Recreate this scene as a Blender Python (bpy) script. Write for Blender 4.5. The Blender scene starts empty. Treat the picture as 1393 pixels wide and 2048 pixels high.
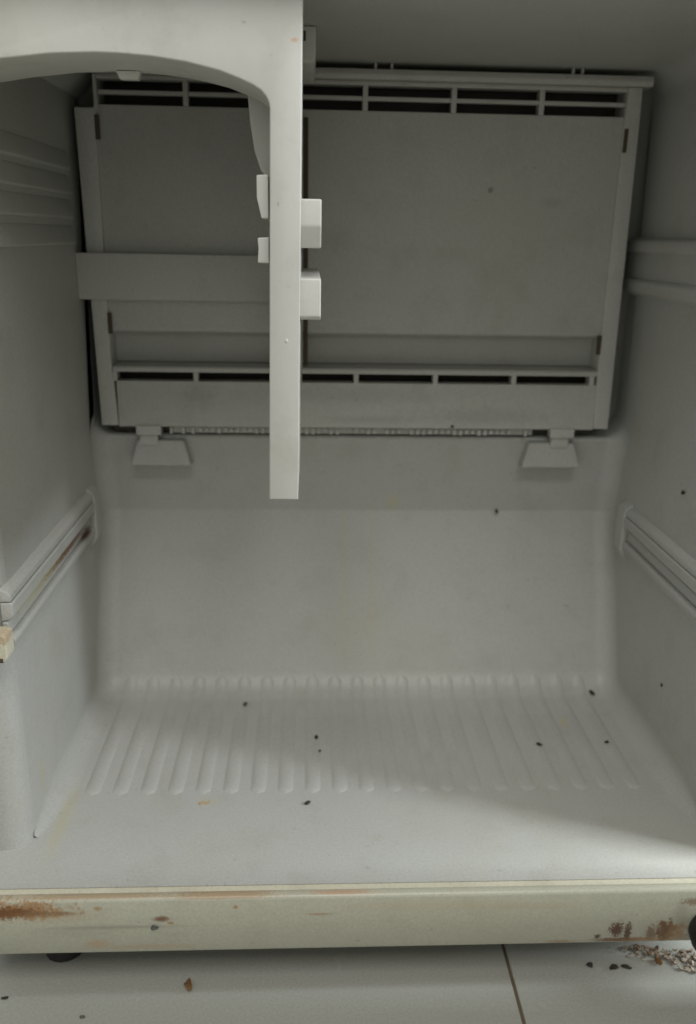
import bpy, bmesh, math, random
from mathutils import Vector, Matrix, noise

# ------------------------------------------------------------------ camera, world, lamps, exposure
scene = bpy.context.scene
C = scene.collection
ZO = 0.455                                   # height of the lens above the tiles

def look(pitch, yaw, roll):
    f = Vector((math.sin(yaw) * math.cos(pitch), math.cos(yaw) * math.cos(pitch), -math.sin(pitch)))
    rt = Vector((math.cos(yaw), -math.sin(yaw), 0)); up = rt.cross(f)
    R = math.cos(roll) * rt + math.sin(roll) * up
    U = -math.sin(roll) * rt + math.cos(roll) * up
    return Matrix((R, U, -f)).transposed().to_4x4()

cam = bpy.data.cameras.new('camera'); cam_o = bpy.data.objects.new('camera', cam); C.objects.link(cam_o)
cam_o.matrix_world = Matrix.Translation((0, 0, ZO)) @ look(0.3159, 0.048, 0.0182)
cam.sensor_fit = 'VERTICAL'; cam.sensor_height = 36.0; cam.lens = 1700 / 2048 * 36
cam.clip_start = 0.02; cam.clip_end = 100
cam.dof.use_dof = True; cam.dof.focus_distance = 0.47; cam.dof.aperture_fstop = 7.5
scene.camera = cam_o

world = bpy.data.worlds.new('World'); scene.world = world; world.use_nodes = True
bg = world.node_tree.nodes['Background']
bg.inputs[0].default_value = (0.97, 1.0, 0.95, 1); bg.inputs[1].default_value = 0.42

def area_lamp(name, loc, target, sx, sy, power, col):
    l = bpy.data.lights.new(name, 'AREA'); l.shape = 'RECTANGLE'; l.size = sx; l.size_y = sy; l.energy = power; l.color = col
    o = bpy.data.objects.new(name, l); C.objects.link(o); o.location = loc
    o.rotation_euler = (Vector(target) - Vector(loc)).to_track_quat('-Z', 'Y').to_euler()
    return o
# daylight from a window on the right, level with the gap between the cabinet and its open door
area_lamp('window_light', (2.15, 0.06, 1.20), (0.0, 0.45, 0.2), 0.72, 0.9, 98, (0.90, 0.97, 1.0))
# the room's own soft light, from in front and above
area_lamp('room_light', (0.15, -0.92, 2.25), (0.05, 0.45, 0.2), 1.3, 0.9, 20, (1.0, 0.98, 0.94))

vs = scene.view_settings
vs.view_transform = 'Standard'; vs.look = 'None'; vs.exposure = 0.26; vs.gamma = 1.0; vs.use_curve_mapping = False

# ------------------------------------------------------------------ materials
BASE = Vector((0.045, 0.58, 0.0))            # foot of the refrigerator
def loc(x, y, z): return Vector((x, y, z + ZO)) - BASE      # lens-based measure -> refrigerator space

class Mat:
    def __init__(s, name, rgb, rough=0.45, spec=0.5, vary=0.06, scale=9.0, bump=0.03, bscale=400.0, grain=0.80):
        m = bpy.data.materials.new(name); m.use_nodes = True; s.m = m
        s.nt = m.node_tree; s.n = s.nt.nodes; s.l = s.nt.links
        s.b = s.n['Principled BSDF']
        s.b.inputs['Roughness'].default_value = rough
        s.b.inputs['Specular IOR Level'].default_value = spec
        s.tc = s.n.new('ShaderNodeTexCoord')
        nz = s.noise(scale, 5, 0.6)
        nz2 = s.noise(scale * 6, 4, 0.7)
        mx = s.math('MULTIPLY_ADD', nz, 0.65, None); s.l.new(s.math('MULTIPLY', nz2, 0.35), mx.node.inputs[2])
        rp = s.n.new('ShaderNodeMapRange'); rp.inputs[1].default_value = 0.3; rp.inputs[2].default_value = 0.7
        s.l.new(mx, rp.inputs[0])
        dark = tuple(c * (1 - vary * k) for c, k in zip(rgb, (1.4, 1.6, 2.1)))
        s.col = s.mix(rp.outputs[0], dark, rgb)
        gr = s.noise(620.0, 2, 0.8)                       # fine mottling of the moulded plastic and its dust film
        g2 = s.n.new('ShaderNodeMapRange'); g2.inputs[1].default_value = 0.3; g2.inputs[2].default_value = 0.7
        s.l.new(gr, g2.inputs[0]); s.col = s.mix(g2.outputs[0], s.mix(1.0, tuple(c * grain for c in rgb), tuple(c * grain for c in rgb)), s.col)
        if bump:
            bn = s.n.new('ShaderNodeBump'); bn.inputs['Strength'].default_value = bump; bn.inputs['Distance'].default_value = 0.001
            s.l.new(s.noise(bscale, 3, 0.6), bn.inputs['Height']); s.l.new(bn.outputs[0], s.b.inputs['Normal'])
        rr = s.n.new('ShaderNodeMapRange'); rr.inputs[3].default_value = rough - 0.08; rr.inputs[4].default_value = rough + 0.1
        s.l.new(nz2, rr.inputs[0]); s.l.new(rr.outputs[0], s.b.inputs['Roughness'])
    def noise(s, scale, detail=4, rough=0.5, dist=0.0):
        key = (scale, detail, rough, dist)
        s.cache = getattr(s, 'cache', {})
        if key in s.cache: return s.cache[key]
        n = s.n.new('ShaderNodeTexNoise'); n.inputs['Scale'].default_value = scale; n.inputs['Detail'].default_value = detail
        n.inputs['Roughness'].default_value = rough; n.inputs['Distortion'].default_value = dist
        s.l.new(s.tc.outputs['Object'], n.inputs['Vector']); s.cache[key] = n.outputs[0]; return n.outputs[0]
    def math(s, op, a, b=None, c=None):
        n = s.n.new('ShaderNodeMath'); n.operation = op
        for i, v in enumerate((a, b, c)):
            if v is None: continue
            if isinstance(v, (int, float)): n.inputs[i].default_value = v
            else: s.l.new(v, n.inputs[i])
        return n.outputs[0]
    def mix(s, fac, a, b):
        n = s.n.new('ShaderNodeMix'); n.data_type = 'RGBA'
        for sock, v in ((n.inputs[0], fac), (n.inputs[6], a), (n.inputs[7], b)):
            if isinstance(v, tuple): sock.default_value = (*v[:3], 1)
            elif isinstance(v, (int, float)): sock.default_value = v
            else: s.l.new(v, sock)
        return n.outputs[2]
    def blot(s, c, r, rgb, amount=1.0, nscale=None, namp=2.0, soft=0.35):
        """a stain: an ellipsoid with a ragged edge, at c in object space"""
        rm = sorted(r)[:2]; nscale = nscale or (1500.0 if rm[0] < .002 else 700.0 if rm[0] < .005 else 260.0)
        mp = s.n.new('ShaderNodeVectorMath'); mp.operation = 'SUBTRACT'
        s.l.new(s.tc.outputs['Object'], mp.inputs[0]); mp.inputs[1].default_value = c
        dv = s.n.new('ShaderNodeVectorMath'); dv.operation = 'DIVIDE'
        s.l.new(mp.outputs[0], dv.inputs[0]); dv.inputs[1].default_value = r
        ln = s.n.new('ShaderNodeVectorMath'); ln.operation = 'LENGTH'; s.l.new(dv.outputs[0], ln.inputs[0])
        nz = s.math('MULTIPLY_ADD', s.noise(nscale, 8, 0.72), 2 * namp, -namp)
        d = s.math('ADD', ln.outputs['Value'], nz)
        mr = s.n.new('ShaderNodeMapRange'); mr.interpolation_type = 'SMOOTHSTEP'
        mr.inputs[1].default_value = 1.0 + soft; mr.inputs[2].default_value = 1.0 - soft
        mr.inputs[3].default_value = 0; mr.inputs[4].default_value = amount
        s.l.new(d, mr.inputs[0]); s.col = s.mix(mr.outputs[0], s.col, rgb)
    def done(s):
        s.l.new(s.col, s.b.inputs['Base Color']); return s.m

LINER = (0.52, 0.52, 0.495)
RUST = (0.16, 0.06, 0.018); RUSTL = (0.36, 0.20, 0.08); YEL = (0.50, 0.44, 0.24); GRIME = (0.12, 0.10, 0.07)
def liner_mat(name, rgb=LINER, blots=(), **k):
    m = Mat(name, rgb, **k)
    # dust film in patches, and tiny fly specks
    for sc, lo, hi, col, amt in ((30.0, .52, .72, (.30, .27, .20), .22), (7.0, .50, .70, (.46, .43, .32), .25), (240.0, .70, .76, (.10, .09, .07), .28)):
        mr = m.n.new('ShaderNodeMapRange'); mr.inputs[1].default_value = lo; mr.inputs[2].default_value = hi; mr.inputs[4].default_value = amt
        m.l.new(m.noise(sc, 8 if sc < 100 else 2, .62), mr.inputs[0]); m.col = m.mix(mr.outputs[0], m.col, col)
    for c, r, col, a in blots: m.blot(loc(*c), r, col, a, soft=.35 if a > .4 else .8)
    return m.done()
M = {}
M['wall'] = liner_mat('liner_plastic', blots=[((-.18, .50, -.352), (.02, .004, .010), YEL, .35), ((.27, .53, -.366), (.02, .012, .004), YEL, .35)])
M['floor'] = liner_mat('floor_plastic', rough=0.38, blots=[
    ((.213, .606, -.381), (.005, .006, .02), YEL, .6), ((-.072, .508, -.381), (.007, .003, .02), (.52, .44, .30), .5),
    ((-.166, .49, -.381), (.004, .03, .02), YEL, .4), ((.03, .60, -.381), (.05, .02, .02), GRIME, .10),
    ((0.10, .56, -.381), (.012, .008, .02), GRIME, .12), ((-.0539, .637, -.381), (.004, .004, .02), RUSTL, .5)])
M['back'] = liner_mat('back_plastic', blots=[
    ((.0736, .7174, -.2257), (.006, .02, .006), YEL, .5), ((.0314, .70, -.275), (.003, .05, .06), YEL, .20),
    ((.056, .69, -.29), (.003, .05, .07), YEL, .22), ((.045, .68, -.33), (.03, .05, .03), YEL, .12)])
M['cover'] = liner_mat('cover_plastic', rgb=(0.575, 0.57, 0.54), rough=0.45, vary=.08, blots=[
    ((.145, .70, -.143), (.05, .02, .006), (.20, .17, .14), .25), ((.05, .70, -.147), (.03, .02, .003), (.20, .17, .14), .25),
    ((.03, .70, -.127), (.09, .02, .006), (.25, .2, .16), .18), ((-.09, .70, -.125), (.012, .02, .012), (.3, .24, .2), .25),
    ((.189, .70, .026), (.007, .02, .003), GRIME, .18), ((.14, .70, .0345), (.002, .02, .002), GRIME, .6),
    ((.02, .70, -.005), (.01, .02, .008), GRIME, .12)])
M['divider'] = liner_mat('divider_plastic', rgb=(0.65, 0.64, 0.605), rough=0.40, grain=0.93, blots=[
    ((-.0075, .45, .0865), (.0016, .02, .0009), (.62, .33, .2), .7), ((-.085, .45, .096), (.02, .02, .010), GRIME, .06)])
M['rail'] = liner_mat('rail_plastic', rough=0.4, blots=[
    ((-.175, .59, -.2235), (.012, .05, .0034), RUST, .95), ((-.175, .645, -.229), (.012, .014, .0035), (.10, .03, .01), .95),
    ((-.175, .53, -.2225), (.012, .04, .005), YEL, .5)])
M['clip'] = liner_mat('yellowed_plastic', rgb=(0.70, 0.66, 0.52), blots=[((-.178, .45, -.224), (.012, .012, .0035), RUSTL, .55)])
M['sill'] = liner_mat('cream_painted_steel', rgb=(0.55, 0.54, 0.44), rough=0.32, vary=.05, blots=[
    ((-.174, .4165, -.3880), (.030, .02, .0056), RUSTL, .9), ((-.182, .4165, -.3892), (.022, .02, .0042), RUST, .9),
    ((-.155, .4165, -.3905), (.016, .02, .0018), RUST, .75), ((-.150, .4165, -.3925), (.02, .02, .004), (.45, .33, .18), .4),
    ((-.0885, .4165, -.3955), (.0045, .02, .0018), RUST, .85), ((-.083, .4165, -.3985), (.002, .02, .001), RUSTL, .8),
    ((-.128, .4165, -.4135), (.006, .02, .003), (.5, .34, .2), .6), ((-.098, .4165, -.4165), (.03, .02, .0015), (.5, .36, .22), .55),
    ((-.126, .4165, -.387), (.0022, .02, .0014), RUSTL, .7), ((-.0436, .4165, -.3878), (.0016, .02, .0012), RUSTL, .8),
    ((.0072, .4165, -.394), (.008, .02, .0008), RUSTL, .55), ((.075, .4165, -.389), (.045, .02, .0025), (.5, .40, .24), .35),
    ((.135, .4165, -.391), (.03, .02, .002), (.45, .36, .22), .35), ((-.05, .4165, -.381), (.03, .02, .0010), RUSTL, .6),
    ((.02, .4165, -.3803), (.02, .02, .0007), (.5, .26, .14), .6), ((-.13, .4165, -.3805), (.05, .02, .0007), RUSTL, .55),
    ((-.115, .4165, -.401), (.035, .02, .0012), GRIME, .30), ((-.14, .4165, -.404), (.02, .02, .004), GRIME, .12),
    ((.1930, .4165, -.4105), (.0042, .02, .0058), (.10, .04, .015), .95), ((.2000, .4165, -.4125), (.0022, .02, .0066), (.10, .04, .015), .95),
    ((.196, .4165, -.4185), (.016, .02, .0016), RUST, .9), ((.1813, .4165, -.4155), (.0018, .02, .0015), (.08, .03, .02), .95),
    ((.2150, .4165, -.414), (.003, .02, .006), RUST, .7), ((.2245, .4165, -.413), (.0060, .02, .0085), RUST, .9),
    ((.231, .4165, -.414), (.006, .02, .007), RUSTL, .7), ((.212, .4165, -.420), (.012, .02, .003), RUSTL, .7),
    ((.239, .4165, -.390), (.006, .02, .0025), RUST, .6), ((.158, .4165, -.419), (.008, .02, .0012), RUSTL, .6),
    ((.232, .4165, -.401), (.004, .02, .012), GRIME, .25)])
M['steel'] = Mat('cabinet_steel', (0.60, 0.60, 0.52), rough=0.35).done()
M['dark'] = Mat('dark_metal_and_shade', (0.045, 0.04, 0.034), rough=0.6, vary=.3).done()  # evaporator metal, also the painted dark of the gap under the cover
M['slot'] = Mat('slot_shade', (0.10, 0.075, 0.05), rough=0.8, vary=.3).done()  # dark brown standing in for the shade inside slots, holes and grooves
M['black'] = Mat('black_rubber', (0.018, 0.016, 0.016), rough=0.5).done()
M['tile'] = Mat('glazed_tile', (0.42, 0.42, 0.38), rough=0.24, vary=.04, scale=5, bump=.015, bscale=120).done()
M['grout'] = Mat('brown_grout', (0.16, 0.12, 0.08), rough=0.9, vary=.2, scale=60, bump=.3, bscale=600).done()
M['crumb'] = Mat('dark_crumb', (0.045, 0.036, 0.026), rough=0.8, vary=.3, scale=300, bump=.3).done()
M['brown'] = Mat('brown_crumb', (0.22, 0.11, 0.035), rough=0.7, vary=.3, scale=300, bump=.3).done()
M['grey'] = Mat('grey_crumb', (0.10, 0.10, 0.095), rough=0.6, vary=.2, scale=300, bump=.3).done()
M['tan'] = Mat('tan_flake', (0.55, 0.42, 0.26), rough=.8, vary=.2, scale=300).done()
mm = Mat('pale_flakes', (0.46, 0.39, 0.33), rough=0.9, vary=.35, scale=120, bump=.4)
mm.blot((0, 0.006, 0.004), (.03, .008, .02), (.22, .14, .08), .8, nscale=300); M['flake'] = mm.done()

# ------------------------------------------------------------------ mesh helpers
def mesh_obj(name, verts, faces, mat, parent=None, smooth=False, normals=None):
    me = bpy.data.meshes.new(name); me.from_pydata([tuple(v) for v in verts], [], faces); me.update()
    o = bpy.data.objects.new(name, me); C.objects.link(o); me.materials.append(mat)
    if smooth:
        for p in me.polygons: p.use_smooth = True
    if normals: me.normals_split_custom_set_from_vertices([tuple(n) for n in normals])
    if parent: o.parent = parent
    return o
def bm_obj(name, bm, mat, parent=None, smooth_angle=None):
    bmesh.ops.recalc_face_normals(bm, faces=bm.faces)
    me = bpy.data.meshes.new(name); bm.to_mesh(me); bm.free(); me.materials.append(mat)
    o = bpy.data.objects.new(name, me); C.objects.link(o)
    if smooth_angle:
        for p in me.polygons: p.use_smooth = True
        me.set_sharp_from_angle(angle=math.radians(smooth_angle))
    if parent: o.parent = parent
    return o
def bevel(bm, w, seg=2, angle=25):
    if w <= 0: return
    es = [e for e in bm.edges if len(e.link_faces) == 2 and e.calc_face_angle(0) > math.radians(angle)]
    bmesh.ops.bevel(bm, geom=es, offset=w, segments=seg, profile=0.6, affect='EDGES', clamp_overlap=True)
def add_box(bm, x0, x1, y0, y1, z0, z1, conv=True):
    f = loc if conv else (lambda *a: Vector(a))
    v = [bm.verts.new(f(x, y, z)) for x in (x0, x1) for y in (y0, y1) for z in (z0, z1)]
    for q in ((0, 1, 3, 2), (4, 6, 7, 5), (0, 4, 5, 1), (2, 3, 7, 6), (0, 2, 6, 4), (1, 5, 7, 3)): bm.faces.new([v[i] for i in q])
def add_prism(bm, pts, axis, a, b):
    """pts: polygon in the two other axes (order x,y,z with `axis` removed), extruded a..b along axis"""
    def P(p, t):
        q = list(p); q.insert('xyz'.index(axis), t); return loc(*q)
    A = [bm.verts.new(P(p, a)) for p in pts]; B = [bm.verts.new(P(p, b)) for p in pts]; n = len(pts)
    bm.faces.new(A); bm.faces.new(B[::-1])
    for i in range(n): bm.faces.new((A[i], B[i], B[(i + 1) % n], A[(i + 1) % n]))
def box(name, x0, x1, y0, y1, z0, z1, mat, parent, bev=0.0008, seg=2):
    bm = bmesh.new(); add_box(bm, x0, x1, y0, y1, z0, z1); bmesh.ops.recalc_face_normals(bm, faces=bm.faces); bevel(bm, bev, seg)
    return bm_obj(name, bm, mat, parent, 50)
def prism(name, pts, axis, a, b, mat, parent, bev=0.0008, seg=2, ang=25):
    bm = bmesh.new(); add_prism(bm, pts, axis, a, b); bmesh.ops.recalc_face_normals(bm, faces=bm.faces); bevel(bm, bev, seg, ang)
    return bm_obj(name, bm, mat, parent, 40)
def fillet(pts, rs, seg=8):
    """round the inner corners of an open 2-D polyline"""
    out = [Vector(pts[0])]
    for i in range(1, len(pts) - 1):
        p, a, b = Vector(pts[i]), Vector(pts[i - 1]), Vector(pts[i + 1]); r = rs[i]
        u, v = (a - p).normalized(), (b - p).normalized(); ang = u.angle(v)
        t = r / math.tan(ang / 2); A, B = p + u * t, p + v * t
        cen = p + (u + v).normalized() * (r / math.sin(ang / 2))
        a0 = math.atan2(*(A - cen).yx); a1 = math.atan2(*(B - cen).yx); d = (a1 - a0 + math.pi) % (2 * math.pi) - math.pi
        for k in range(seg + 1):
            th = a0 + d * k / seg; out.append(cen + Vector((math.cos(th), math.sin(th))) * r)
    out.append(Vector(pts[-1])); return out

def thing(name, label, cat, at, group=None):
    o = bpy.data.objects.new(name, None); C.objects.link(o); o.location = at; o.empty_display_size = 0.05
    o['label'] = label; o['category'] = cat
    if group: o['group'] = group
    return o
def tag(o, label, cat, group=None):
    o['label'] = label; o['category'] = cat
    if group: o['group'] = group
    return o

# ------------------------------------------------------------------ tiled floor of the room
GX = 0.132; TS = 0.60; TG = 0.0019
bm = bmesh.new(); add_box(bm, -2.0, 2.2, -2.2, 1.6, -0.03, -0.0014, False)
floor = bm_obj('floor', bm, M['grout']); floor['kind'] = 'structure'
floor['label'] = 'pale glazed tile floor with brown grout under the refrigerator'
bm = bmesh.new(); add_box(bm, TG / 2, TS - TG / 2, TG / 2, TS - TG / 2, -0.008, 0.0, False)
bmesh.ops.recalc_face_normals(bm, faces=bm.faces); bevel(bm, 0.0012, 2)
tile0 = bm_obj('floor_tile', bm, M['tile'], floor, 50)
first = True
for i in (-2, -1, 0, 1):
    for j in (-2, -1, 0, 1):
        t = tile0 if first else tile0.copy()
        if not first: C.objects.link(t)
        first = False
        t.location = (GX + i * TS, 0.14 + j * TS, random.Random(i * 7 + j).uniform(-.0002, 0))

# ------------------------------------------------------------------ the refrigerator
XL, XR, ZF, ZC = -0.180, 0.270, -0.381, 0.1205
YF = 0.461                                   # front edge of the side walls
fr = thing('refrigerator', 'open empty white refrigerator with stained cream sill and bare interior', 'refrigerator', BASE)

# outer cabinet
bm = bmesh.new()
for b in ((-.212, -.206, .44, .79, -.412, .168), (.296, .302, .44, .79, -.412, .168), (-.206, .296, .784, .79, -.412, .168),
          (-.206, .296, .44, .784, .162, .168), (-.206, .296, .44, .784, -.418, -.412)): add_box(bm, *b)
bm_obj('cabinet', bm, M['steel'], fr)

# liner: one profile (floor, sloping rear, back, ceiling) swept across, side edges rolled into the walls
YS = YF + .012                               # where the rolled edges start, behind the front flanges
prof = fillet([(YS, ZF), (.659, ZF), (.7180, -.2330), (.7060, -.163), (.744, -.158), (.744, ZC), (YS, ZC)],
              [0, .028, .004, .004, .002, .014, 0], 8)
ext = [Vector((y, ZF)) for y in (.477, .483, .492, .505, .520)]
ext2 = [Vector((y, ZC)) for y in (.520, .505, .492, .483, .477)]
prof = prof[:1] + ext + prof[1:-1] + ext2 + prof[-1:]
n2 = []
for i in range(len(prof)):
    a, b = prof[max(i - 1, 0)], prof[min(i + 1, len(prof) - 1)]; t = (b - a).normalized(); n2.append(Vector((-t.y, t.x)))
NS = 8
def rs_at(p): return .003 + .013 * min(1, max(0, (p.x - YS) / (.520 - YS))) ** .7
def strip(name, i0, i1, mat):
    verts, nor, faces = [], [], []
    for i in range(i0, i1 + 1):
        R = rs_at(prof[i]); xs = []
        for k in range(NS + 1):
            th = math.pi / 2 * k / NS; xs.append((XL + R - R * math.cos(th), R - R * math.sin(th), math.cos(th), math.sin(th)))
        for k in range(1, 12): xs.append((XL + R + (XR - XL - 2 * R) * k / 12, 0, 0, 1))
        xs += [(XL + XR - x, o, -nx, nn) for x, o, nx, nn in xs[NS::-1]]
        W = len(xs)
        for x, o, nx, nn in xs:
            p = prof[i] + n2[i] * o; verts.append(loc(x, p.x, p.y)); nor.append(Vector((nx, n2[i].x * nn, n2[i].y * nn)).normalized())
    for i in range(i1 - i0):
        for k in range(W - 1):
            a = i * W + k; faces.append((a, a + 1, a + W + 1, a + W))
    return mesh_obj(name, verts, faces, mat, fr, True, nor)
cut1, cut2 = 10, len(prof) - 1 - 10
floor_pan = strip('floor_pan', 0, cut1, M['floor'])
back_wall = strip('back_wall', cut1, cut2, M['back'])
ceiling = strip('liner_ceiling', cut2, len(prof) - 1, M['wall'])
def side(name, X, s):
    pts = [tuple(prof[i] + n2[i] * rs_at(prof[i])) for i in range(len(prof))]
    pts = [(YF + .016, pts[0][1])] + [p for p in pts if p[0] > YF + .0165] + [(YF + .016, pts[-1][1])]
    bm = bmesh.new()
    bm.faces.new([bm.verts.new(loc(X, *p)) for p in pts])
    # rounded front corner and the outward flange
    R = .016; rows = []
    for k in range(7):
        a = math.pi / 2 * k / 6; rows.append((X - s * R * (1 - math.cos(a)), YF + R - R * math.sin(a)))
    rows.append((X - s * .0255, YF))
    prev = None
    for x, y in rows:
        cur = (bm.verts.new(loc(x, y, ZF - .001)), bm.verts.new(loc(x, y, ZC + .001)))
        if prev: bm.faces.new((prev[0], cur[0], cur[1], prev[1]))
        prev = cur
    # foot of the wall in front of the rolled edge
    return bm_obj(name, bm, M['wall'], fr, 40)
left_wall = side('side_wall', XL, 1); right_wall = side('side_wall', XR, -1)
left_wall['label'] = 'left side wall with four shelf guides'; right_wall['label'] = 'right side wall with shelf channel'
# floor and ceiling run on outwards in front of the flanges
mesh_obj('floor_lip', [loc(x, y, ZF) for x, y in ((-.206, .427), (.296, .427), (.296, YS), (-.206, YS))], [(0, 1, 2, 3)], M['floor'], floor_pan)
mesh_obj('ceiling_lip', [loc(x, y, ZC) for x, y in ((-.206, .43), (.296, .43), (.296, YS), (-.206, YS))], [(3, 2, 1, 0)], M['wall'], ceiling)

# ribs pressed into the floor, running up the rear curve
path = []
for i in range(len(prof)):
    p = prof[i]
    if p.y < ZF + .001 and p.x < .5205: continue
    if p.y > -.30 and i > 3: break
    path.append((p, n2[i]))
dense = []
start = Vector((.5165, ZF)); pts = [(start, Vector((0, 1)))] + path
for (a, na), (b, nb) in zip(pts, pts[1:]):
    m = max(1, int((b - a).length / .003))
    for k in range(m): dense.append((a.lerp(b, k / m), na.lerp(nb, k / m).normalized()))
dense = [d for d in dense if d[0].y < -.3640 or d[0].x < .66]
verts, faces = [], []; CW = 8; hw = .0058; hh = .0012
acc = [0]
for (a, _), (b, _) in zip(dense, dense[1:]): acc.append(acc[-1] + (b - a).length)
Ltot = acc[-1]
for (p, n), s_ in zip(dense, acc):
    e = min(s_, Ltot - s_)
    wf = math.sqrt(max(0, 1 - max(0, 1 - e / hw) ** 2)); hf = min(1, e / .004) ** .7
    for k in range(CW + 1):
        u = -1 + 2 * k / CW
        h = hh * hf * (1 - u * u) ** .8
        q = p + n * (h - .00005); verts.append(Vector((u * hw * max(wf, .05), q.x - BASE.y, q.y + ZO)))
for i in range(len(dense) - 1):
    for k in range(CW): a = i * (CW + 1) + k; faces.append((a, a + 1, a + CW + 2, a + CW + 1))
rib0 = mesh_obj('rib', verts, faces, M['floor'], floor_pan, True)
for k in range(21):
    r = rib0 if k == 0 else rib0.copy()
    if k: C.objects.link(r)
    r.location.x = -.1537 + k * .01961 - BASE.x

# cream painted front sill
sp = [(.4255, -.3835), (.4243, -.3822), (.4215, -.3808), (.4185, -.3806), (.4172, -.3814), (.4165, -.383), (.4160, -.400), (.4165, -.4195), (.4175, -.4212), (.430, -.4212), (.430, -.3835)]
prism('front_sill', sp, 'x', -.212, .302, M['sill'], fr, 0.0)
prism('sill_gap', [(.4225, -.3815), (.4315, -.3815), (.4315, -.386), (.4225, -.386)], 'x', -.206, .296, M['clip'], fr, 0)
def foot(x, y):
    bm = bmesh.new(); prof_f = [(.0, -.410), (.006, -.410), (.006, -.440), (.012, -.441), (.0135, -.449), (.0130, -.4549), (.0, -.4549)]
    N = 20; rings = []
    for r, z in prof_f: rings.append([bm.verts.new(loc(x + r * math.cos(6.2832 * k / N), y + r * math.sin(6.2832 * k / N), z)) for k in range(N)] if r else [bm.verts.new(loc(x, y, z))])
    for A, B in zip(rings, rings[1:]):
        for k in range(N):
            q = [A[k % len(A)], A[(k + 1) % len(A)], B[(k + 1) % len(B)], B[k % len(B)]]; q = list(dict.fromkeys(q))
            if len(q) > 2: bm.faces.new(q)
    return bm_obj('foot', bm, M['black'], fr, 40)
box('underside_light_block', -.204, .294, .492, .78, -.4535, -.4185, M['dark'], fr, .002)  # added dark block, keeps light from coming through under the cabinet
foot(-.161, .456); foot(.272, .470); foot(-.16, .75); foot(.25, .75)
box('foot_bracket', -.206, -.187, .447, .49, -.442, -.4125, M['black'], fr, .003)
# black pin of the lower door hinge at the right end of the sill
bm = bmesh.new(); N = 24; rings = []
for y, r in ((.4155, .0), (.4155, .0135), (.409, .0150), (.402, .0140), (.3995, .010), (.3985, .0)):
    rings.append([bm.verts.new(loc(.2497 + r * .85 * math.cos(6.2832 * k / N), y, -.409 + r * math.sin(6.2832 * k / N))) for k in range(N)] if r else [bm.verts.new(loc(.2497, y, -.409))])
for A, B in zip(rings, rings[1:]):
    for k in range(N):
        q = list(dict.fromkeys([A[k % len(A)], A[(k + 1) % len(A)], B[(k + 1) % len(B)], B[k % len(B)]]))
        if len(q) > 2: bm.faces.new(q)
bm_obj('hinge_cap', bm, M['black'], fr, 40)

# ---- rear cover with its two rows of vents
cover = bpy.data.objects.new('rear_cover', None); C.objects.link(cover); cover.parent = fr; cover.empty_display_size = .05
CL, CR = -.1746, .2505; Y0 = .700
IL, IR = -.157, .239
def cpart(name, *a, **k): return box(name, *a, M['cover'], cover, **k)
# main sheet, leaning back above the lower lip
prism('panel', [(Y0, .0885), (Y0, -.0755), (Y0 + .0020, -.0775), (Y0 + .0165, -.0800), (Y0 + .0185, -.0825), (Y0 + .0185, -.1035), (Y0 + .021, -.1035), (Y0 + .021, .0885)], 'x', IL - .004, IR + .003, M['cover'], cover, .0012, 2, 12)
cpart('top_band', -.160, .2500, Y0 - .001, Y0 + .012, .1056, .1086)
prism('top_ledge', [(.700, .1087), (.694, .1090), (.693, .1120), (.6945, .1160), (.712, .1165), (.712, .1087)], 'x', -.160, .2565, M['cover'], cover, .0008)
for x in (.048, .060, .196, .203): box('locating_pin', x - .0009, x + .0009, .697, .701, .1164, .1204, M['cover'], cover, 0)
pitch = (IR - IL + .005) / 6
for k in range(1, 6): cpart('vent_post', IL + k * pitch - .0045, IL + k * pitch - .0005, Y0 - .0006, Y0 + .010, .0884, .1057, bev=.0006)
cpart('vent_bar', IL, IR, Y0 + .0006, Y0 + .006, .0955, .0984, bev=.0005)
# raised side frames, notched at the top left under the corner duct
prism('side_frame', [(-.160, .1086), (-.1575, .1086), (-.157, .086), (-.1595, .080), (-.1600, -.100), (-.1572, -.1535), (-.1712, -.1535), (-.1746, .0858), (-.160, .0858)], 'y', Y0 - .003, Y0 + .028, M['cover'], cover, .0012)
prism('side_frame', [(.2500, .1086), (.2395, .1086), (.2385, .080), (.2385, -.100), (.2400, -.1535), (.2528, -.1535), (.2505, .0858)], 'y', Y0 - .003, Y0 + .028, M['cover'], cover, .0012)
for x, z0, z1 in ((.2408, .063, .080), (.2375, -.091, -.0755), (-.1585, .064, .081), (-.1590, -.079, -.0625)):
    box('clip_slot', x - .0016, x + .0016, Y0 - .0036, Y0 - .001, z0, z1, M['slot'], cover, .0004)
# lower lip, slots, apron
prism('lip', [(Y0 + .021, -.1036), (Y0 - .0035, -.1046), (Y0 - .0042, -.1060), (Y0 - .0035, -.1090), (Y0 + .010, -.1090), (Y0 + .021, -.1042)], 'x', IL - .002, .2388, M['cover'], cover, .0006)
LL, LR = -.1560, .2325; lp = (LR - LL + .004) / 6
for k in range(0, 7): cpart('vent_post', LL + k * lp - .004, LL + k * lp, Y0 - .0036, Y0 + .008, -.1166, -.1088, bev=.0005)
prism('apron', [(Y0 - .003, -.1164), (Y0 + .010, -.1164), (Y0 + .012, -.1535), (Y0 - .0005, -.1550), (Y0 - .0040, -.1535), (Y0 - .0032, -.150)], 'x', -.1570, .2398, M['cover'], cover, .0008)
prism('lower_fold', [(-.1535, Y0 - .0038), (-.1520, Y0 - .0038), (-.1520, Y0 - .0025), (-.1535, Y0 - .0025)], 'z', -.153, -.118, M['cover'], cover, .0004)
# dark evaporator behind the vents
box('evaporator', -.165, .245, .7225, .7425, -.150, .112, M['dark'], cover, .001)
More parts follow.
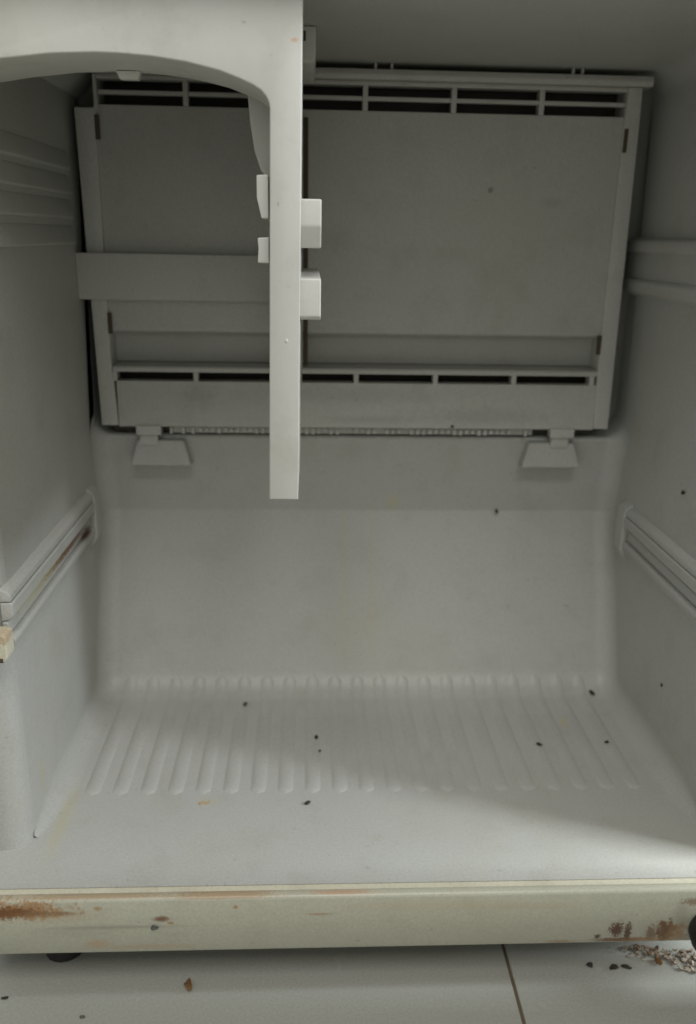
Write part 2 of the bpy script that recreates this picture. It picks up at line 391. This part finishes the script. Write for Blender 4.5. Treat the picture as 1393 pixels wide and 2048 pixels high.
# dark strip painting the gap shadow where the divider meets the cover
box('divider_gap_shade', -.0052, -.0016, Y0 - .0008, Y0 + .002, -.103, .083, M['slot'], cover, .0003)
box('gap_shade_bar', -.164, .244, .7065, .7385, -.1595, -.1515, M['dark'], cover, .001)  # dark bar put in to paint the gap below the cover black
# comb of the drip tray below the apron
bm = bmesh.new(); x = -.092; rc = random.Random(3)
while x < .172:
    if rc.random() > .05: add_box(bm, x, x + rc.uniform(.0020, .0029), .6995 + rc.uniform(0, .0012), .7055, -.1600 + rc.uniform(-.0006, .0010), -.1555)
    x += .0052
add_box(bm, -.1165, .190, .7040, .7060, -.1605, -.1552)
for x in (-.116, -.106, -.098, .182): add_box(bm, x, x + .0022, .6990, .7045, -.1605, -.1552)
comb = bm_obj('drip_comb', bm, M['cover'], fr); comb['kind'] = 'stuff'
for x0 in (-.1430, .2030):
    cl = box('support_clip', x0, x0 + .0205, .6935, .7040, -.1608, -.1530, M['cover'], fr, .001)
    cl2 = box('clip_stem', x0 + .002, x0 + .017, .6965, .7040, -.1700, -.1609, M['cover'], cl, .0006)
    m = x0 - .0065 if x0 < 0 else x0 - .0220
    # wedge shaped pad standing proud of the wall
    bm = bmesh.new()
    tp, bt = .0385, .0505; off = .006
    V = [bm.verts.new(loc(*p)) for p in ((m + off, .7045, -.1655), (m + off + tp, .7045, -.1655), (m + off + tp, .6985, -.1665), (m + off, .6985, -.1665),
                                        (m, .7110, -.1890), (m + bt, .7110, -.1890), (m + bt, .6945, -.1870), (m, .6945, -.1870))]
    for q in ((0, 1, 2, 3), (4, 7, 6, 5), (0, 4, 5, 1), (3, 2, 6, 7), (0, 3, 7, 4), (1, 5, 6, 2)): bm.faces.new([V[i] for i in q])
    bmesh.ops.recalc_face_normals(bm, faces=bm.faces); bevel(bm, .0015, 3)
    bm_obj('clip_pad', bm, M['back'], cl, 50)

# ---- hanging divider with arched fascia
YD = .450
arch = [(-.0196, .0572), (-.0201, .0597), (-.0214, .0622), (-.0238, .0646), (-.0275, .0668), (-.0340, .0694), (-.0430, .0725), (-.0590, .0759), (-.0756, .0779), (-.0900, .0787), (-.101, .0789), (-.1219, .0779), (-.1452, .0751), (-.165, .0718), (-.1796, .069)]
divider = prism('divider', [(-.0036, .1202), (-.0062, -.1402), (-.0220, -.1402)] + arch + [(-.1796, .1202)], 'x' if False else 'y', YD, YD + .050, M['divider'], fr, 0)
bm = bmesh.new(); bm.from_mesh(divider.data)
es = [e for e in bm.edges if len(e.link_faces) == 2 and all(abs(v.co.y - (YD - BASE.y)) < 1e-5 for v in e.verts)]
bmesh.ops.bevel(bm, geom=es, offset=.0009, segments=3, profile=.5, affect='EDGES'); bm.to_mesh(divider.data); bm.free()
for p in divider.data.polygons: p.use_smooth = True
divider.data.set_sharp_from_angle(angle=math.radians(30))
bm = bmesh.new(); bmesh.ops.create_uvsphere(bm, u_segments=12, v_segments=6, radius=.0011)
for v in bm.verts: v.co = Vector((v.co.x * .8, v.co.y * .35, v.co.z)) + loc(-.0122, YD, -.0535)
bm_obj('nub', bm, M['divider'], divider, 60)
prism('web', [(YD + .0502, .1202), (.698, .1202), (.698, .1170), (.690, .1165), (.690, .084), (.6985, .0835), (.6985, -.1028), (.690, -.1034), (YD + .0502, -.1395)], 'x', -.0212, -.0060, M['divider'], divider, .0008)
prism('gusset', [(-.0214, .078), (-.0350, .0775), (-.0335, .058), (-.0312, .043), (-.0278, .033), (-.0214, .026)], 'y', .515, .56, M['divider'], divider, .0015)
# shelf rails on both faces
def rail_r(z0, z1, zm, y1=.60):
    p = [(YD + .010, z1), (YD + .010, zm), (YD + .016, z0), (y1, z0), (y1, z1)]
    return prism('shelf_rail', p, 'x', -.0068, .0058, M['divider'], divider, .0010, 3)
rail_r(-.0073, .0167, .0037); rail_r(-.0440, -.0225, -.042)
prism('shelf_rail', [(-.0212, .0279), (-.0271, .0275), (-.0271, .0168), (-.0248, .0068), (-.0212, .0068)], 'y', YD + .010, .60, M['divider'], divider, .0008, 3)
prism('shelf_rail', [(-.0212, -.0022), (-.0270, -.0026), (-.0266, -.0080), (-.0271, -.0150), (-.0212, -.0152)], 'y', YD + .010, .60, M['divider'], divider, .0008, 3)
prism('tab', [(-.1010, .0785), (-.0990, .0745), (-.0895, .0745), (-.0880, .0785)], 'y', .494, .4995, M['divider'], divider, .0005)
prism('cross_bar', [(.689, -.0170), (.6965, -.0172), (.6965, -.0520), (.690, -.0520)], 'x', XL, -.0214, M['cover'], fr, .001)
# bracket under the ceiling beside the divider
br = prism('ceiling_bracket', [(-.0058, .1203), (-.0058, .1000), (.0005, .1000), (.0026, .1018), (.0032, .1045), (.0032, .1203)], 'y', .585, .66, M['divider'], fr, .0012, 3)
box('bracket_hole', -.0052, -.0030, .5844, .590, .1120, .1175, M['slot'], br, .0004)
# slanted duct along the upper left corner
prism('corner_duct', [(-.1798, .0960), (-.158, .1203), (-.1798, .1203)], 'y', .50, .738, M['wall'], ceiling, 0)

# ---- guides on the side walls
for z, w in ((.0423, .006), (.0256, .006), (.0087, .006), (-.0094, .006)):
    y1 = .684
    prism('shelf_guide', [(XL - .001, z + .0125), (XL + .0004, z + .012), (XL + .0030, z + .001), (XL + .0030, z - .0002), (XL + .0024, z - .001), (XL - .001, z - .0015)], 'y', YF + .01, y1, M['wall'], left_wall, .0005)
prism('shelf_guide', [(XR + .001, .0015), (XR - .0080, -.0005), (XR - .0088, -.0030), (XR - .0084, -.0075), (XR - .0065, -.0100), (XR + .001, -.0105)], 'y', YF + .01, .728, M['wall'], right_wall, .0012, 3)
prism('guide_channel', [(XR + .001, -.0070), (XR - .0064, -.0075), (XR - .0068, -.0310), (XR + .001, -.0315)], 'y', YF + .01, .727, M['wall'], right_wall, .0008)
prism('shelf_guide', [(XR + .001, -.0290), (XR - .0082, -.0300), (XR - .0100, -.0325), (XR - .0088, -.0400), (XR + .001, -.0450)], 'y', YF + .01, .724, M['wall'], right_wall, .0012, 3)
# drawer runners: an upper and a lower ridge with a channel between, closed by a block at the rear
def runner(X, s, zt, wall):
    g = bpy.data.objects.new('drawer_runner', None); C.objects.link(g); g.parent = wall
    def pr(pts, a, b): return [(X + s * px, pz + zt) for px, pz in pts], a, b
    bm = bmesh.new()
    for pts, a, b in ([(-.001, .003), (.0035, .001), (.0052, -.0012), (.0054, -.0050), (-.001, -.0052)], YF + .004, .668), \
                     ([(-.001, -.0057), (.0054, -.0058), (.0062, -.0070), (.0058, -.0145), (.0035, -.0165), (-.001, -.0175)], YF + .004, .668), \
                     ([(-.001, -.0180), (.0022, -.0185), (.0026, -.0260), (-.001, -.0265)], YF + .004, .662), \
                     ([(-.001, -.0265), (.0045, -.0280), (.0056, -.0300), (.0048, -.0340), (.0012, -.0390), (-.001, -.0400)], YF + .004, .664), \
                     ([(-.001, .0045), (.0048, .001), (.0064, -.004), (.0064, -.036), (.0036, -.042), (-.001, -.046)], .665, .682):
        add_prism(bm, [(X + s * px, pz + zt) for px, pz in pts], 'y', a, b)
    bmesh.ops.recalc_face_normals(bm, faces=bm.faces); bevel(bm, .0018, 3)
    bpy.data.objects.remove(g)
    return bm_obj('drawer_runner', bm, M['rail'], wall, 45)
runner(XL, 1, -.2035, left_wall); runner(XR, -1, -.2150, right_wall)
cp = prism('runner_cap', [(-.200, -.2215), (-.1750, -.2215), (-.1735, -.2235), (-.1735, -.2365), (-.1755, -.2390), (-.200, -.2390)], 'y', .4475, .4605, M['clip'], fr, .0012, 3)
box('cap_groove', -.200, -.1762, .4469, .449, -.2388, -.2362, M['slot'], cp, .0002)

# open door, swung out past the right edge of the picture
dr = box('door', .284, .336, -.14, .399, -.448, .168, M['steel'], fr, .008, 3)
dr['label'] = 'open door swung out to the right'

# ------------------------------------------------------------------ crumbs and debris
def crumb(name, label, at, size, seed, mat, rot=0.0, cat='crumb', tilt=None):
    rnd = random.Random(seed); bm = bmesh.new(); bmesh.ops.create_icosphere(bm, subdivisions=2, radius=1)
    off = Vector((rnd.uniform(-9, 9), rnd.uniform(-9, 9), rnd.uniform(-9, 9)))
    for v in bm.verts:
        k = .88 * (1 + .75 * noise.noise(v.co * 1.3 + off) + .45 * noise.noise(v.co * 3 + off))
        v.co = Vector((v.co.x * size[0] * k, v.co.y * size[1] * k, v.co.z * size[2] * k))
    zmin = min(v.co.z for v in bm.verts)
    for v in bm.verts: v.co.z -= zmin
    o = bm_obj(name, bm, mat, None, 35)
    Rm = Matrix.Rotation(rot, 4, 'Z')
    if tilt is not None: Rm = Vector(tilt).to_track_quat('Z', 'Y').to_matrix().to_4x4() @ Rm
    o.matrix_world = Matrix.Translation((at[0], at[1], at[2] + ZO)) @ Rm
    return tag(o, label, cat)
K = M['crumb']; F = ZF
crumb('crumb', 'largest black crumb, on the smooth floor in front of the ribs', (-.0007, .5044, F), (.0030, .0017, .0013), 1, K, .9)
crumb('crumb', 'black crumb in the middle of the ribbed floor, larger of a close pair', (.0062, .5845, F + .0012), (.0016, .0025, .0012), 2, K, .3)
crumb('crumb', 'tiny black crumb just in front of a larger one amid the ribs', (.0088, .5662, F + .0012), (.0013, .0011, .0008), 3, K)
crumb('crumb', 'long dark crumb lying at the foot of the rear wall, far right', (.2475, .6480, F + .0026), (.0018, .0034, .0012), 4, K, .5, tilt=(0, -.35, .9))
crumb('crumb', 'dark oval crumb on the right ribs, left of its neighbour', (.1814, .5726, F + .0010), (.0026, .0016, .0010), 5, K, -.4)
crumb('crumb', 'dark crumb on the rightmost ribs near the right wall', (.2361, .5745, F + .0010), (.0022, .0014, .0010), 6, K, .4)
crumb('crumb', 'olive brown crumb at the rear of the left ribs', (-.0535, .6340, F + .0016), (.0022, .0028, .0012), 7, M['grey'], -.4)
crumb('crumb', 'pale tan flake at the front end of a left rib', (-.0735, .5065, F), (.0042, .0016, .0004), 17, M['tan'], .2, 'flake')
bn = (0, -.936, .351)
crumb('speck', 'black speck stuck on the rear wall below the cover, right half', (.1667, .7142, -.2325), (.0016, .0021, .0008), 8, K, .2, 'speck', bn)
crumb('speck', 'faint grey speck stuck on the shaded rear wall right of the divider', (.0217, .7172, -.2156), (.0009, .0022, .0004), 9, M['grey'], .4, 'speck', (0, -1, 0))
rn = (-1, 0, 0)
crumb('speck', 'black speck on the right wall above the drawer runner', (.27, .5766, -.173), (.0028, .0016, .0008), 10, K, .3, 'speck', rn)
crumb('speck', 'small black speck low on the right wall below the runner', (.27, .5655, -.3233), (.0015, .0015, .0008), 11, K, 0, 'speck', rn)
crumb('speck', 'dark speck on the lower edge of the rear cover', (.1196, .6962, -.1518), (.0014, .0014, .0006), 12, K, 0, 'speck', (0, -1, 0))
sn = (0, -1, 0)
crumb('speck', 'shiny grey blob stuck on the front of the cream sill', (-.0928, .4161, -.401), (.0024, .0016, .0012), 13, M['grey'], .1, 'speck', sn)
T = -.455
crumb('crumb', 'brown curled crumb on the tile below the middle of the sill', (-.0751, .4211, T), (.0024, .0042, .0022), 14, M['brown'], .2)
crumb('crumb', 'dark crumb on the tile beside the grout line, under the right sill', (.1854, .4314, T), (.0024, .0022, .0012), 15, K)
crumb('crumb', 'black oval crumb on the tile, middle of three in a row', (.2006, .4290, T), (.0027, .0020, .0013), 16, K)
crumb('crumb', 'thin black crumb on the tile, nearest the bright patch of three', (.2089, .4296, T), (.0034, .0015, .0011), 18, K, -.4)
crumb('crumb', 'orange brown crumb lying in the bright patch of light', (.2315, .4318, T), (.0020, .0034, .0016), 19, M['brown'], .3)
crumb('crumb', 'dark sliver on the tile at the far left', (-.1878, .4160, T), (.0026, .0011, .0007), 20, K, .2)
crumb('crumb', 'small grey sliver on the left tile near the lower edge', (-.1367, .4015, T), (.0021, .0010, .0006), 21, M['grey'], .3)
# pale flaky debris heaped under the right end of the sill
rnd = random.Random(5); bm = bmesh.new()
for k in range(150):
    u = rnd.random(); cx = -.028 + .062 * u + rnd.uniform(-.010, .010); cy = .006 - .018 * u + rnd.uniform(-.006, .006) * (0.6 + u)
    cz = rnd.uniform(0, .0022); r = rnd.uniform(.0006, .0026)
    nn = Vector((rnd.uniform(-.35, .35), rnd.uniform(-.35, .35), 1)).normalized(); q = nn.to_track_quat('Z', 'Y')
    n = rnd.randint(5, 7); top, bot = [], []
    for i in range(n):
        a = 6.2832 * i / n; v = q @ Vector((math.cos(a) * r * rnd.uniform(.6, 1.1), math.sin(a) * r * rnd.uniform(.4, .8), rnd.uniform(-.0006, .0006)))
        p = Vector((cx, cy, cz)) + v; p.z = max(p.z, .0002)
        top.append(bm.verts.new(p + nn * .0005)); bot.append(bm.verts.new(p))
    bm.faces.new(top); bm.faces.new(bot[::-1])
    for i in range(n): bm.faces.new((top[i], bot[i], bot[(i + 1) % n], top[(i + 1) % n]))
db = bm_obj('debris', bm, M['flake']); db.location = (.243, .438, 0); tag(db, 'pale dirty flaky debris heaped under the right end of the sill', 'debris'); db['kind'] = 'stuff'
